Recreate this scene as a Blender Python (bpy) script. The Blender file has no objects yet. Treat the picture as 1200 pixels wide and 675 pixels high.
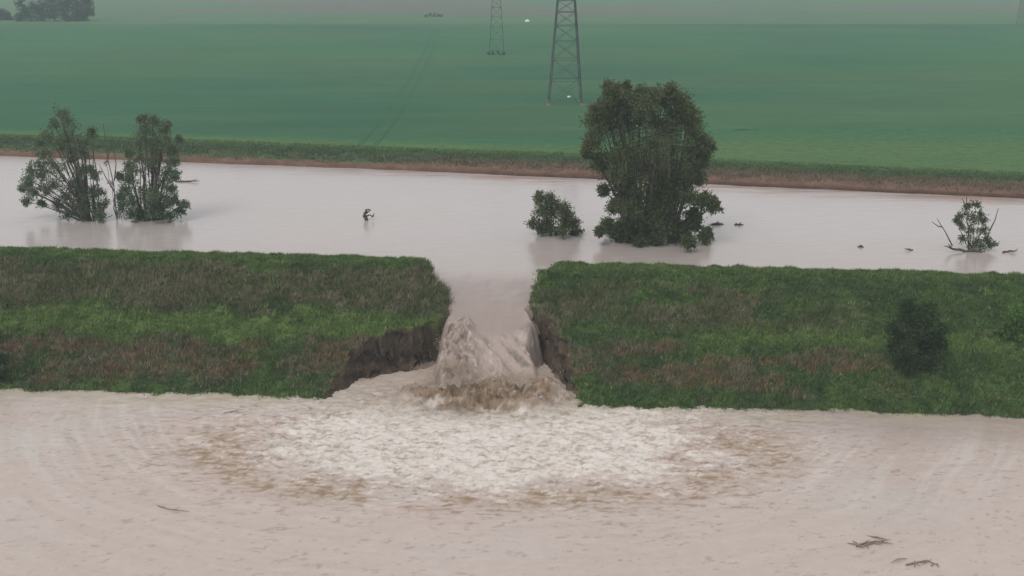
import bpy, math, random
import numpy as np
from mathutils import Vector, Matrix

# ------------------------------------------------------------------ camera, sky, sun, exposure
sc = bpy.context.scene
F = 1287.0                                   # focal length in photograph pixels (1200 wide)
PITCH = math.atan((337.5 + 39) / F)          # horizon lies 39 px above the frame
CH = 21.5                                    # camera height above the river surface (z = 0)
cam_d = bpy.data.cameras.new('camera')
cam_d.sensor_width = 36.0
cam_d.lens = 36.0 * F / 1200.0
cam_d.clip_start = 0.5
cam_d.clip_end = 6000
cam = bpy.data.objects.new('camera', cam_d)
sc.collection.objects.link(cam)
cam.location = (0, 0, CH)
cam.rotation_euler = (math.pi / 2 - PITCH, 0, 0)
sc.camera = cam

SUN_EL, SUN_AZ = math.radians(52), math.radians(215)      # azimuth clockwise from +Y
w = bpy.data.worlds.new('World'); sc.world = w; w.use_nodes = True
nt = w.node_tree; nt.nodes.clear()
wo = nt.nodes.new('ShaderNodeOutputWorld'); bg = nt.nodes.new('ShaderNodeBackground')
sky = nt.nodes.new('ShaderNodeTexSky'); sky.sky_type = 'NISHITA'; sky.sun_disc = False
sky.sun_elevation = SUN_EL; sky.sun_rotation = SUN_AZ
sky.dust_density = 6.0; sky.air_density = 1.0
mx = nt.nodes.new('ShaderNodeMixRGB'); mx.inputs['Fac'].default_value = 0.86
mx.inputs['Color2'].default_value = (7.2, 7.15, 7.25, 1)    # even cloud cover
nt.links.new(sky.outputs[0], mx.inputs['Color1']); nt.links.new(mx.outputs[0], bg.inputs['Color'])
bg.inputs['Strength'].default_value = 0.1
nt.links.new(bg.outputs[0], wo.inputs['Surface'])

sd_ = bpy.data.lights.new('sun', 'SUN'); sd_.energy = 1.3; sd_.angle = math.radians(25); sd_.color = (1, .97, .93)
sun = bpy.data.objects.new('sun', sd_); sc.collection.objects.link(sun)
sdir = Vector((math.sin(SUN_AZ) * math.cos(SUN_EL), math.cos(SUN_AZ) * math.cos(SUN_EL), math.sin(SUN_EL)))
sun.rotation_euler = sdir.to_track_quat('Z', 'Y').to_euler()
sun.location = (0, 0, 60)

vs = sc.view_settings
vs.view_transform = 'Standard'; vs.look = 'None'; vs.exposure = 0.12; vs.gamma = 1.0; vs.use_curve_mapping = False
sc.cycles.volume_bounces = 1
sc.cycles.max_bounces = 8
sc.cycles.volume_step_rate = 4.0

# ------------------------------------------------------------------ helpers
RNG = np.random.default_rng(7)
rnd = random.Random(5)
col = sc.collection
cp_, sp_ = math.cos(PITCH), math.sin(PITCH)


def ray(px, py):
    return np.array([px - 600.0, F * cp_ + (337.5 - py) * sp_, -F * sp_ + (337.5 - py) * cp_])


def at_z(px, py, z):
    d = ray(px, py); return d * ((z - CH) / d[2]) + np.array([0, 0, CH])


def at_y(px, py, y):
    d = ray(px, py); return d * (y / d[1]) + np.array([0, 0, CH])


_T = np.random.default_rng(11).random((512, 512))


def vnoise(x, y):
    xi = np.floor(x).astype(int); yi = np.floor(y).astype(int)
    fx = x - xi; fy = y - yi
    fx = fx * fx * (3 - 2 * fx); fy = fy * fy * (3 - 2 * fy)
    a = _T[xi & 511, yi & 511]; b = _T[(xi + 1) & 511, yi & 511]
    c = _T[xi & 511, (yi + 1) & 511]; d = _T[(xi + 1) & 511, (yi + 1) & 511]
    return (a * (1 - fx) + b * fx) * (1 - fy) + (c * (1 - fx) + d * fx) * fy


def fbm(x, y, o=4, g=.5):
    s = 0; a = 1; t = 0
    for k in range(o):
        cr, sr = math.cos(.6 + 1.1 * k), math.sin(.6 + 1.1 * k)
        s = s + a * vnoise((x * cr - y * sr) * 2 ** k + 37.2 * k, (x * sr + y * cr) * 2 ** k + 11.7 * k); t += a; a *= g
    return s / t


def ridge(x, y, o=4, g=.5):
    s = 0; a = 1; t = 0
    for k in range(o):
        cr, sr = math.cos(.9 + 1.1 * k), math.sin(.9 + 1.1 * k)
        s = s + a * (1 - np.abs(2 * vnoise((x * cr - y * sr) * 2 ** k + 17.2 * k, (x * sr + y * cr) * 2 ** k + 91.7 * k) - 1)); t += a; a *= g
    return s / t


def ss(a, b, x):
    t = np.clip((x - a) / (b - a), 0, 1); return t * t * (3 - 2 * t)


def mixc(c1, c2, f):
    f = np.asarray(f)[..., None]; return np.asarray(c1) * (1 - f) + np.asarray(c2) * f


def np_mesh(name, V, Fc, C=None, smooth=True):
    V = np.asarray(V, dtype=np.float32); Fc = np.asarray(Fc, dtype=np.int32)
    k = Fc.shape[1]
    me = bpy.data.meshes.new(name)
    me.vertices.add(len(V)); me.vertices.foreach_set('co', V.ravel())
    me.loops.add(Fc.size); me.loops.foreach_set('vertex_index', Fc.ravel())
    me.polygons.add(len(Fc))
    me.polygons.foreach_set('loop_start', np.arange(0, Fc.size, k, dtype=np.int32))
    if smooth:
        me.polygons.foreach_set('use_smooth', np.ones(len(Fc), dtype=bool))
    me.update(calc_edges=True)
    if C is not None:
        a = me.color_attributes.new('Col', 'FLOAT_COLOR', 'POINT')
        C = np.asarray(C, dtype=np.float32)
        if C.shape[1] == 3: C = np.concatenate([C, np.ones((len(C), 1), np.float32)], 1)
        a.data.foreach_set('color', C.ravel())
    return me


def obj(name, me, mat, parent=None, loc=None):
    o = bpy.data.objects.new(name, me); col.objects.link(o)
    if mat is not None and me is not None and not me.materials: me.materials.append(mat)
    if parent is not None: o.parent = parent
    if loc is not None: o.location = loc
    return o


def tag(o, label=None, cat=None, group=None, kind=None):
    if label: o['label'] = label
    if cat: o['category'] = cat
    if group: o['group'] = group
    if kind: o['kind'] = kind
    return o


def empty(name, loc):
    o = bpy.data.objects.new(name, None); col.objects.link(o); o.location = loc; o.empty_display_size = .3
    return o


def grid(xs, ys, zf):
    X, Y = np.meshgrid(xs, ys)
    nx, ny = len(xs), len(ys)
    i = np.arange(nx * ny).reshape(ny, nx)
    Fc = np.stack([i[:-1, :-1], i[:-1, 1:], i[1:, 1:], i[1:, :-1]], -1).reshape(-1, 4)
    return X.ravel(), Y.ravel(), Fc


def spaced(lo, a, b, hi, step, grow=1.25):
    """fine spacing between a and b, growing steps out to lo and hi"""
    mid = list(np.arange(a, b + step * .5, step))
    out = []; s = step; p = a
    while p > lo: s *= grow; p -= s; out.append(max(p, lo))
    L = out[::-1]; out = []; s = step; p = mid[-1]
    while p < hi: s *= grow; p += s; out.append(min(p, hi))
    return np.array(L + mid + out)


def tubes(paths, sides=6):
    """paths: list of (points Nx3, radii N) -> verts, quad faces (closed tips through tiny radius)"""
    Vs, Fs, off = [], [], 0
    for P, R in paths:
        P = np.asarray(P, float); n = len(P)
        T = np.gradient(P, axis=0); T /= np.linalg.norm(T, axis=1)[:, None] + 1e-9
        ref = np.where(np.abs(T[:, 2:3]) < .9, np.array([[0, 0, 1.]]), np.array([[1., 0, 0]]))
        A = np.cross(T, ref); A /= np.linalg.norm(A, axis=1)[:, None] + 1e-9
        B = np.cross(T, A)
        an = np.arange(sides) * 2 * math.pi / sides
        ring = P[:, None] + (A[:, None] * np.cos(an)[None, :, None] + B[:, None] * np.sin(an)[None, :, None]) * np.asarray(R)[:, None, None]
        Vs.append(ring.reshape(-1, 3))
        idx = np.arange(n * sides).reshape(n, sides) + off
        nx_ = np.roll(idx, -1, 1)
        Fs.append(np.stack([idx[:-1], nx_[:-1], nx_[1:], idx[1:]], -1).reshape(-1, 4))
        off += n * sides
    return np.concatenate(Vs), np.concatenate(Fs)


# ------------------------------------------------------------------ materials
def mat(name):
    m = bpy.data.materials.new(name); m.use_nodes = True
    n = m.node_tree; b = n.nodes['Principled BSDF']
    return m, n, b


def noise_node(n, scale, detail=4, rough=.6, dist=0, vec=None):
    t = n.nodes.new('ShaderNodeTexNoise'); t.inputs['Scale'].default_value = scale
    t.inputs['Detail'].default_value = detail; t.inputs['Roughness'].default_value = rough
    t.inputs['Distortion'].default_value = dist
    if vec is not None: n.links.new(vec, t.inputs['Vector'])
    return t


def geo_pos(n, scale=(1, 1, 1)):
    g = n.nodes.new('ShaderNodeNewGeometry'); m = n.nodes.new('ShaderNodeMapping')
    m.inputs['Scale'].default_value = scale
    n.links.new(g.outputs['Position'], m.inputs['Vector']); return m.outputs[0]


def ramp(n, src, p0, p1, c0, c1):
    r = n.nodes.new('ShaderNodeValToRGB'); n.links.new(src, r.inputs[0])
    r.color_ramp.elements[0].position = p0; r.color_ramp.elements[1].position = p1
    r.color_ramp.elements[0].color = (*c0, 1); r.color_ramp.elements[1].color = (*c1, 1)
    return r.outputs[0]


def mul(n, a, b, blend='MULTIPLY', fac=1.0):
    m = n.nodes.new('ShaderNodeMixRGB'); m.blend_type = blend; m.inputs['Fac'].default_value = fac
    n.links.new(a, m.inputs['Color1']); n.links.new(b, m.inputs['Color2']); return m.outputs[0]


def bump(n, b, src, strength, dist, prev=None):
    u = n.nodes.new('ShaderNodeBump'); u.inputs['Strength'].default_value = strength; u.inputs['Distance'].default_value = dist
    n.links.new(src, u.inputs['Height'])
    if prev is not None: n.links.new(prev, u.inputs['Normal'])
    n.links.new(u.outputs[0], b.inputs['Normal']); return u.outputs[0]


def attr(n, name='Col'):
    a = n.nodes.new('ShaderNodeAttribute'); a.attribute_name = name; return a


def ground_mat(name, scales=(1.5, 9), lo=.75, hi=1.25, bmp=.6, bd=.08, stretch=(1, 1, 1)):
    m, n, b = mat(name); a = attr(n); p = geo_pos(n, stretch)
    n1 = noise_node(n, scales[0], 5, .65, 0, p); n2 = noise_node(n, scales[1], 3, .6, 0, p)
    c = mul(n, a.outputs['Color'], ramp(n, n1.outputs['Fac'], .3, .7, (lo,) * 3, (hi,) * 3))
    c = mul(n, c, ramp(n, n2.outputs['Fac'], .3, .7, (lo,) * 3, (hi,) * 3))
    n.links.new(c, b.inputs['Base Color']); b.inputs['Roughness'].default_value = .9
    b.inputs['Specular IOR Level'].default_value = .15
    x = bump(n, b, n1.outputs['Fac'], bmp, bd); bump(n, b, n2.outputs['Fac'], bmp, bd * .4, x)
    return m


M_EARTH = ground_mat('levee_earth', (1.8, 11), .7, 1.3, .9, .15)
M_FIELD = ground_mat('field_crop', (.12, 1.3), .87, 1.13, .5, .12, (.18, 1, 1))
M_BANK = ground_mat('bank_earth', (.8, 5), .75, 1.25, .8, .15)


def leafy(name, trans=.25):
    m, n, b = mat(name); a = attr(n)
    n.links.new(a.outputs['Color'], b.inputs['Base Color']); b.inputs['Roughness'].default_value = .6
    b.inputs['Specular IOR Level'].default_value = .25
    t = n.nodes.new('ShaderNodeBsdfTranslucent'); n.links.new(a.outputs['Color'], t.inputs['Color'])
    s = n.nodes.new('ShaderNodeMixShader'); s.inputs[0].default_value = trans
    n.links.new(b.outputs[0], s.inputs[1]); n.links.new(t.outputs[0], s.inputs[2])
    n.links.new(s.outputs[0], n.nodes['Material Output'].inputs['Surface'])
    return m


M_GRASS = leafy('grass_blades'); M_LEAF = leafy('leaves', .32)


def bark(name, c):
    m, n, b = mat(name); p = geo_pos(n, (3, 3, 1)); t = noise_node(n, 6, 4, .6, 0, p)
    n.links.new(ramp(n, t.outputs['Fac'], .3, .7, tuple(x * .6 for x in c), tuple(x * 1.35 for x in c)), b.inputs['Base Color'])
    b.inputs['Roughness'].default_value = .85; bump(n, b, t.outputs['Fac'], .6, .03); return m


M_BARK = bark('bark', (.06, .05, .042)); M_SILTY = bark('silt_coated_wood', (.25, .19, .15)); M_DRIFT = bark('wet_driftwood', (.075, .055, .042))


def water_mat(name, rough, s1, s2, b1, b2, stretch=(1, 1, 1), ior=1.333):
    """Col.rgb = silt colour, Col.a = foam amount"""
    m, n, b = mat(name); a = attr(n); p = geo_pos(n, stretch)
    n1 = noise_node(n, s1, 4, .6, .4, p); n2 = noise_node(n, s2, 3, .6, .2, p)
    c = mul(n, a.outputs['Color'], ramp(n, n1.outputs['Fac'], .3, .7, (.96,) * 3, (1.04,) * 3))
    n.links.new(c, b.inputs['Base Color'])
    r = n.nodes.new('ShaderNodeMapRange'); r.inputs['To Min'].default_value = rough; r.inputs['To Max'].default_value = .7
    n.links.new(a.outputs['Alpha'], r.inputs['Value']); n.links.new(r.outputs[0], b.inputs['Roughness'])
    b.inputs['IOR'].default_value = ior
    x = bump(n, b, n1.outputs['Fac'], .5, b1); bump(n, b, n2.outputs['Fac'], .5, b2, x)
    return m


M_RIVER = water_mat('silty_river_water', .12, .9, 5, .05, .015, (.6, 1.6, 1), 1.45)
M_FLOOD = water_mat('churned_flood_water', .22, 1.6, 8, .06, .03)


def metal_mat():
    m, n, b = mat('weathered_galvanised_steel'); p = geo_pos(n); t = noise_node(n, 2, 3, .6, 0, p)
    n.links.new(ramp(n, t.outputs['Fac'], .3, .7, (.06, .08, .078), (.11, .135, .13)), b.inputs['Base Color'])
    b.inputs['Roughness'].default_value = .6; b.inputs['Metallic'].default_value = .3; return m


M_STEEL = metal_mat()


def plain(name, c, r=.7, s=6):
    m, n, b = mat(name); t = noise_node(n, s, 3)
    n.links.new(ramp(n, t.outputs['Fac'], .3, .7, tuple(x * .85 for x in c), tuple(min(1, x * 1.1) for x in c)), b.inputs['Base Color'])
    b.inputs['Roughness'].default_value = r; return m


M_CONC = plain('footing_concrete', (.14, .14, .12)); M_WHITE = plain('white_plastic', (.8, .8, .78), .4)

# ------------------------------------------------------------------ terrain functions
XL, XR = -1500, 1500


def y_back(x): return 77.0 - .1037 * x


def y_toe(x): return 62.36 - np.where(np.abs(x) < 45, .0702 * x, np.sign(x) * (.0702 * 45 + .1037 * (np.abs(x) - 45)))


PU = [-.45, -.06, 0, .1, .19, .26, .5, .68, .8, 1, 1.2]
PZ = [-4.5, .55, .95, 1.05, .95, .55, -1.15, -1.65, -2.45, -4.0, -5.4]


def uof(x, y): return (y_back(x) - y) / (y_back(x) - y_toe(x))


def levee_z0(x, y):
    return np.interp(uof(x, y), PU, PZ)


def on_levee(px, py):
    d = ray(px, py); o = np.array([0, 0, CH])
    t = np.linspace(50 / d[1], 95 / d[1], 4000)
    P = o + d[None] * t[:, None]
    h = P[:, 2] - levee_z0(P[:, 0], P[:, 1])
    i = np.argmax(h < 0); return P[i]


EL = [np.array([-6.35, 77.2, 1.0]), np.array([-6.1, 75.9, 1.0])] + [on_levee(*p) for p in [(506, 320), (518, 334), (526, 350), (525, 366), (508, 376), (482, 381), (454, 387), (430, 396), (410, 412), (394, 432), (382, 450)]]
ER = [on_levee(*p) for p in [(650, 311), (632, 320), (622, 338), (629, 355), (646, 370), (659, 382), (669, 406), (675, 436), (680, 462)]]
poly = [(EL[0][0] - .3, 82.0)] + [(p[0], p[1]) for p in EL] + [(EL[-1][0] + .2, 58.0)] + [(ER[-1][0] + .2, 58.0)] + [(p[0], p[1]) for p in ER[::-1]] + [(ER[0][0] + .5, 82.0)]
poly = np.array(poly)


def poly_sd(x, y):
    """signed distance to the washed-out area, positive inside"""
    d = np.full(x.shape, 1e9); ins = np.zeros(x.shape, bool)
    n = len(poly)
    for i in range(n):
        ax, ay = poly[i]; bx, by = poly[(i + 1) % n]
        ex, ey = bx - ax, by - ay
        t = np.clip(((x - ax) * ex + (y - ay) * ey) / (ex * ex + ey * ey + 1e-12), 0, 1)
        d = np.minimum(d, np.hypot(x - ax - t * ex, y - ay - t * ey))
        c = ((ay > y) != (by > y)) & (x < (bx - ax) * (y - ay) / (by - ay + 1e-12) + ax)
        ins ^= c
    return np.where(ins, d, -d)


def levee_full(x, y):
    z = levee_z0(x, y)
    z = z + (fbm(x * .5, y * .5, 4) - .5) * (.15 + .45 * ss(.12, .3, uof(x, y))) + (fbm(x * 1.5, y * 1.5, 3) - .5) * .42
    near = (np.abs(x + 3) < 16)
    sdv = np.full(x.shape, -9.0)
    sdv[near] = poly_sd(x[near], y[near])
    sdn = sdv + (fbm(x * 1.0 + 5, y * 1.0, 4) - .5) * 1.0 + (vnoise(x * 3.1, y * 3.1) - .5) * .16
    fw = .7 + 1.9 * ss(-4.6, -6.6, x) * ss(70.5, 68.8, y) + 1.3 * ss(1.2, 2.4, x) * ss(71, 69.5, y)
    f = ss(0.0, 1.0, sdn / fw)
    f2 = f ** .75
    zb = -5.6
    return z * (1 - f2) + zb * f2, sdn


# ------------------------------------------------------------------ levee halves
SOIL = np.array([.115, .076, .056]); SOILD = np.array([.050, .036, .029])
GREEN = np.array([.112, .188, .058]); LGREEN = np.array([.172, .262, .076]); DGREEN = np.array([.076, .128, .050])
OLIVE = np.array([.160, .155, .086]); DEAD = np.array([.240, .195, .145]); RED = np.array([.275, .158, .120])


def zone_colour(x, y):
    """vegetation colour by place on the slope: returns rgb and dryness"""
    u = uof(x, y) + (fbm(x * .35, y * .35 + 9, 3) - .5) * .16
    nL = fbm(x * .22, y * .6 + 3, 4); nM = fbm(x * .9 + 40, y * .9, 3)
    left = 1 - ss(-4, 0, x)
    # left half
    dryL = ss(.17, .24, u) * (1 - ss(.43, .52, u)) * ss(.25, .45, nL + .12)
    redL = ss(.68, .75, u) * (1 - ss(.9, .98, u)) * ss(.34, .5, nL + .04)
    lgL = ss(.46, .53, u) * (1 - ss(.66, .74, u))
    # right half
    dryR = ss(.22, .3, u) * (1 - ss(.48, .58, u)) * ss(.42, .56, nL) * (1 - ss(18, 26, x)) * .8
    redR = ss(.66, .74, u) * (1 - ss(.88, .98, u)) * ss(.36, .5, nL) * (1 - ss(21, 25, x))
    lgR = ss(.5, .56, u) * (1 - ss(.62, .7, u)) * ss(8, 16, x)
    dry = dryL * left + dryR * (1 - left); red = redL * left + redR * (1 - left); lg = lgL * left + lgR * (1 - left)
    c = mixc(DGREEN, GREEN, ss(.35, .6, nM))
    c = mixc(c, LGREEN, lg * .9)
    c = mixc(c, LGREEN, (1 - ss(.1, .2, u)) * .4)
    c = mixc(c, mixc(OLIVE, DEAD, ss(.4, .62, nM)), dry * .85)
    c = mixc(c, mixc(DEAD, RED, ss(.38, .6, nM)), red * .8)
    return c, np.maximum(dry, red)


def levee_part(name, xs):
    ys_t = np.concatenate([np.linspace(-.45, -.1, 8)[:-1], np.linspace(-.1, 1.18, 150)])
    X, T = np.meshgrid(xs, ys_t)
    Y = y_back(X) - T * (y_back(X) - y_toe(X))
    x, y = X.ravel(), Y.ravel()
    z, s = levee_full(x, y)
    # clods: push the raw faces around sideways
    f = ss(-.1, .2, s) * (1 - ss(2.4, 3.2, s))
    x2 = x + f * (fbm(y * .8 + z * 1.5, z * 2.6 + x * .6, 4, .6) - .5) * 1.0
    y2 = y + f * (fbm(x * .8 + 8, z * 2.6 + x * .5, 4, .6) - .5) * 1.1
    c, _ = zone_colour(x, y)
    c = c * .55
    soil = mixc(SOILD, SOIL, ss(.25, .75, fbm(x * .5 + z * .2, z * 2.4 + y * .2, 4, .6)))
    c = mixc(c, soil, ss(.02, .2, s))
    nx, ny = len(xs), len(ys_t)
    i = np.arange(nx * ny).reshape(ny, nx)
    Fc = np.stack([i[:-1, :-1], i[1:, :-1], i[1:, 1:], i[:-1, 1:]], -1).reshape(-1, 4)
    return obj(name, np_mesh(name, np.stack([x2, y2, z], 1), Fc, c), M_EARTH)


xl = spaced(XL, -46, -13, -13, .14); xl = np.concatenate([xl[xl < -13.05], np.arange(-13, -2.0, .085)])
xr = spaced(6.5, 6.5, 44, XR, .14); xr = np.concatenate([np.arange(xl[-1], 6.45, .085), xr[xr >= 6.5]])
tag(levee_part('levee_left', xl), 'grassy earth levee half with a large bare slumped face at the breach', 'levee', kind='structure')
tag(levee_part('levee_right', xr), 'grassy earth levee half with the dark rounded bush on its slope', 'levee', kind='structure')


def blades(P, C, h, wd, lean=.35):
    n = len(P)
    a = RNG.random(n) * 2 * math.pi
    wx, wy = np.cos(a) * wd * .5, np.sin(a) * wd * .5
    l = RNG.normal(0, lean, (n, 2)) * h[:, None] + np.array([.12, -.08]) * h[:, None]
    z0 = np.zeros(n)
    A = P + np.stack([wx, wy, z0 - .03], 1); B = P - np.stack([wx, wy, z0 + .03], 1)
    T = P + np.stack([l[:, 0], l[:, 1], h], 1)
    V = np.stack([A, B, T], 1).reshape(-1, 3)
    Fc = np.arange(3 * n).reshape(-1, 3)
    CC = np.repeat(C, 3, 0)
    return V, Fc, CC


def levee_grass(name, label, x0, x1, n, per=13):
    """tufts of grass and weed, each a spray of blades"""
    x = RNG.uniform(x0, x1, n); u = RNG.uniform(-.09, 1.03, n)
    y = y_back(x) - u * (y_back(x) - y_toe(x))
    z, s = levee_full(x, y)
    k = (s < .08) & (z > -4.2)
    x, y, z, u = x[k], y[k], z[k], u[k]
    c, dry = zone_colour(x, y)
    clump = fbm(x * .9, y * .9, 3)
    m = RNG.random(len(x)) < (.62 + .9 * ss(.3, .6, clump))
    x, y, z, c, dry, clump = x[m], y[m], z[m], c[m], dry[m], clump[m]
    n = len(x)
    h = RNG.uniform(.10, .30, n) * (.45 + 1.1 * clump) + dry * RNG.random(n) ** 2 * .40
    weed = RNG.random(n) < .05 * ss(.45, .6, clump) * ss(.12, .25, uof(x, y))
    h[weed] += RNG.uniform(.2, .5, weed.sum())
    mixed = RNG.random(n)
    c = np.where((mixed < .16)[:, None], GREEN * .9, c)
    c = np.where(((mixed > .16) & (mixed < .24))[:, None], DGREEN * .7, c)
    c = np.where((mixed > .955)[:, None], np.array([.28, .235, .15]), c)
    c = c * RNG.uniform(.6, 1.45, n)[:, None]
    rr = RNG.uniform(.06, .2, n)
    P = np.repeat(np.stack([x, y, z], 1), per, 0); N = len(P)
    off = RNG.normal(0, 1, (N, 2)) * np.repeat(rr, per)[:, None]
    P[:, :2] += off
    hh = np.repeat(h, per) * RNG.uniform(.55, 1.2, N)
    cc = np.repeat(c, per, 0) * RNG.uniform(.75, 1.3, N)[:, None]
    V, Fc, CC = blades(P, cc, hh * .78, RNG.uniform(.03, .075, N), .42)
    return tag(obj(name, np_mesh(name, V, Fc, CC, False), M_GRASS), label, 'grass', kind='stuff')


levee_grass('levee_grass', 'rough green and dead grass on the levee half with the large bare earth face', -50, -4, 44000)
levee_grass('levee_grass', 'rough green grass and weeds on the levee half with the dark rounded bush', 1, 47, 44000)

# ------------------------------------------------------------------ river and the flow through the breach
SILT = np.array([.47, .415, .39]); PINK = np.array([.445, .355, .318]); MUD = np.array([.255, .180, .120]); FOAM = np.array([.62, .575, .53])
PRY = [50, 62.8, 63.8, 64.6, 65.8, 67, 68.3, 69.5, 70.6, 72, 76, 79.5]
PRZ = [-6.5, -5.6, -4.7, -4.05, -3.45, -2.75, -1.95, -1.15, -.75, -.45, -.12, 0]
xs = np.concatenate([spaced(XL, -72, -10, -10, 1.0, 1.4)[:-2], np.arange(-9.5, 6.5, .075), spaced(7, 7, 62, XR, 1.0, 1.4)]); ys = np.concatenate([np.arange(60, 79, .075), np.arange(79, 140, .4), [145, 160, 200, 300]])
x, y, Fc = grid(xs, ys, None)
zz = np.interp(y, PRY, PRZ)
gapw = ss(-11, -6.5, x) * (1 - ss(2.5, 7, x))
zup = zz * gapw
win = ss(-6.0, -4.3, x + (fbm(y * .8, x * .3, 2) - .5)) * (1 - ss(1.0, 2.7, x + (fbm(y * .8 + 9, x * .3, 2) - .5)))
fl = ss(71.5, 70, y)
z = zup * (1 - fl) + (zz * win - 6.2 * (1 - win)) * fl
lm = 1 - ss(-3.2, -1.7, x + (fbm(y * .7, x * .2 + 4, 2) - .5) * 1.4)          # rough muddy water on the left, smooth sheet on the right
start = 69.0 + 1.4 * lm + .9 * ss(-.3, 1.4, x) + (fbm(x * .7, x * 0 + 2, 2) - .5) * .8
tb = ss(.2, 1.3, start - y) * win
rough = tb * (.35 + .65 * lm)
z = z + lm * tb * .35 * (1 - ss(67, 64.5, y) * .0) * ss(63.5, 66, y)
z = z + rough * ((ridge(x * 1.1 + 3, y * .9, 6, .7) - .55) * 1.2 + (fbm(x * 4.5, y * 4.5, 3) - .5) * .4)
# folds of the right-hand sheet, slanting down from the wall to the middle of the chute
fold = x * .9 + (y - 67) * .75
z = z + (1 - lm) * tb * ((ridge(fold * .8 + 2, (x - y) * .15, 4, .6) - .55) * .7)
z = z + ss(71.0, 69.0, y) * ss(.6, 1.8, x) * .5 * win
leftlump = lm * tb
sm = ss(79.5, 75, y) * (1 - tb)
z = z + sm * ((fbm(x * 1.0, y * .3, 3) - .5) * .22 + (ridge(x * .5, y * .5, 3) - .6) * .10) * gapw
# colour
edge_y = np.interp(x, [-90, -60.54, -18.98, 8.1, 49.41, 75], [135.5, 129.02, 120.99, 114.35, 104.15, 98.0])
edge_y = np.where(x < -90, 135.5 - .1037 * (x + 90), np.where(x > 75, 98.0 - .1037 * (x - 75), edge_y))
c = mixc(np.array([.425, .380, .368]), SILT * .9, np.clip((fbm(x * .05, y * .12, 3) - .42) * 2.0, 0, .6))
c = mixc(c, np.array([.40, .345, .32]), ss(92, 80, y) * .8)
c = mixc(c, np.array([.33, .21, .165]), ss(7, .5, edge_y - y) * ss(.46, .62, fbm(x * .16, y * 1.5, 4)) * .85 * ss(-50, 0, x))
c = mixc(c, PINK * .66, ss(79, 74, y) * gapw * .95)
nb = ridge(x * 2.2 + 7, y * 2.0, 6, .7)
c = mixc(c, mixc(PINK * .42, PINK * .82, ss(.45, .75, ridge(fold * 1.2 + 4, (x - y) * .2, 4))), tb * (1 - lm))  # dark bands painted as shade between folds, so the pale sheet looks deeper
c = mixc(c, mixc(MUD * .5, PINK * .8, ss(.42, .78, nb)), leftlump)
c = mixc(c, FOAM * .9, tb * ss(.80, .9, ridge(x * 1.7 + 1, y * 1.2, 4, .6)) * .7)
fo = np.clip(tb * .7, 0, 1)
V = np.stack([x, y, z], 1)
cx = V[Fc].mean(1)
nearb = (cx[:, 0] > -8.5) & (cx[:, 0] < 5) & (cx[:, 1] > 62) & (cx[:, 1] < 80)
psd = np.full(len(cx), -9.0); psd[nearb] = poly_sd(cx[nearb, 0], cx[nearb, 1])
keep = (cx[:, 1] > y_back(cx[:, 0]) + .2) | (psd > -.75)
keep &= cx[:, 1] < (np.interp(cx[:, 0], np.sort(x[:len(xs)]), edge_y[:len(xs)]) + 8)
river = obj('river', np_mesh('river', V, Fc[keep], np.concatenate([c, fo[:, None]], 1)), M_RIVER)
tag(river, 'muddy swollen river pouring through the levee breach', 'river', kind='structure')

# ------------------------------------------------------------------ flood water below the levee
xs = spaced(XL, -36, 33, XR, .1, 1.3); ys = spaced(-1500, 40, 70, 74, .1, 1.3)
x, y, Fc = grid(xs, ys, None)
ox, oy = -1.9, 63.2
wx = x + (fbm(x * .12, y * .12, 3) - .5) * 2; wy = y + (fbm(x * .12 + 50, y * .12, 3) - .5) * 1.6
el = np.hypot((wx + 1.4) / 12.4, (wy - 57.0) / 6.4)             # foam patch, 1 at its rim
r = np.hypot(wx - ox, (wy - oy) * 1.35); th = np.arctan2(wy - oy, wx - ox)
boil = np.exp(-(((x + 2.2) / 4.6) ** 2 + ((y - 63.2) / 1.9) ** 2))
chop = 1 - ss(.8, 1.9, el)
farc = np.clip(1 - np.hypot((x + 1) / 38, (y - 58) / 22), 0, 1)
z = np.full(x.shape, -4.0)
boil = np.exp(-(((x + 2.0) / 4.3) ** 2 + ((y - 62.8) / 1.9) ** 2))
z += boil * ((ridge(x * 1.2 + 2, y * 1.6, 6, .72) - .55) * 2.2 + .15)
z += chop * (ridge(x * 1.6 + 31, y * 3.2 + 3, 5, .66) - .6) * .40 * (1 - .4 * ss(.9, 1.5, el))
z += chop * (fbm(x * 3.2, y * 5.2, 3) - .5) * .16
z += (1 - chop * .7) * ((ridge(r * 1.1, th * 2.8, 4, .6) - .6) * .11 * (.25 + .75 * ss(47, 56, y)) + (fbm(x * 1.1, y * 2.4, 4, .6) - .5) * .06) * (.3 + farc)
z += (ridge(x * .35, y * .8 + 30, 4) - .6) * .12 * ss(4, 12, r) * (1 - ss(16, 30, r))
for hx, hy, rx, ry, hh in [(-6.3, 62.9, .8, .6, .6), (2.0, 63.2, 1.3, .7, .8), (-4.0, 62.2, 2.4, .7, .5), (.8, 61.2, 2.0, .6, .45), (-1.0, 64.5, 1.6, .7, .6), (1.9, 64.6, .9, .7, .6)]:
    z += hh * np.exp(-(((x - hx) / rx) ** 2 + ((y - hy) / ry) ** 2)) * (.5 + ridge(x * 1.5, y * 1.7, 4))
streak = fbm(r * 1.6, th * 4.0 + r * .05, 4, .6)
c = mixc(np.array([.472, .418, .380]), PINK * 1.06, np.clip(ss(.36, .60, fbm(x * .09 + 4, y * .16, 3)) * .55 + chop * .5, 0, 1))
c = mixc(c, PINK * .86, ss(.52, .66, streak) * .4 * (.4 + .6 * ss(25, 8, r)))
c = mixc(c, np.array([.53, .485, .45]), ss(.48, .36, fbm(r * 2.2 + 60, th * 3.4, 4, .6)) * .5 * ss(6, 14, r) * (.25 + .75 * ss(46, 55, y)))
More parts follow.
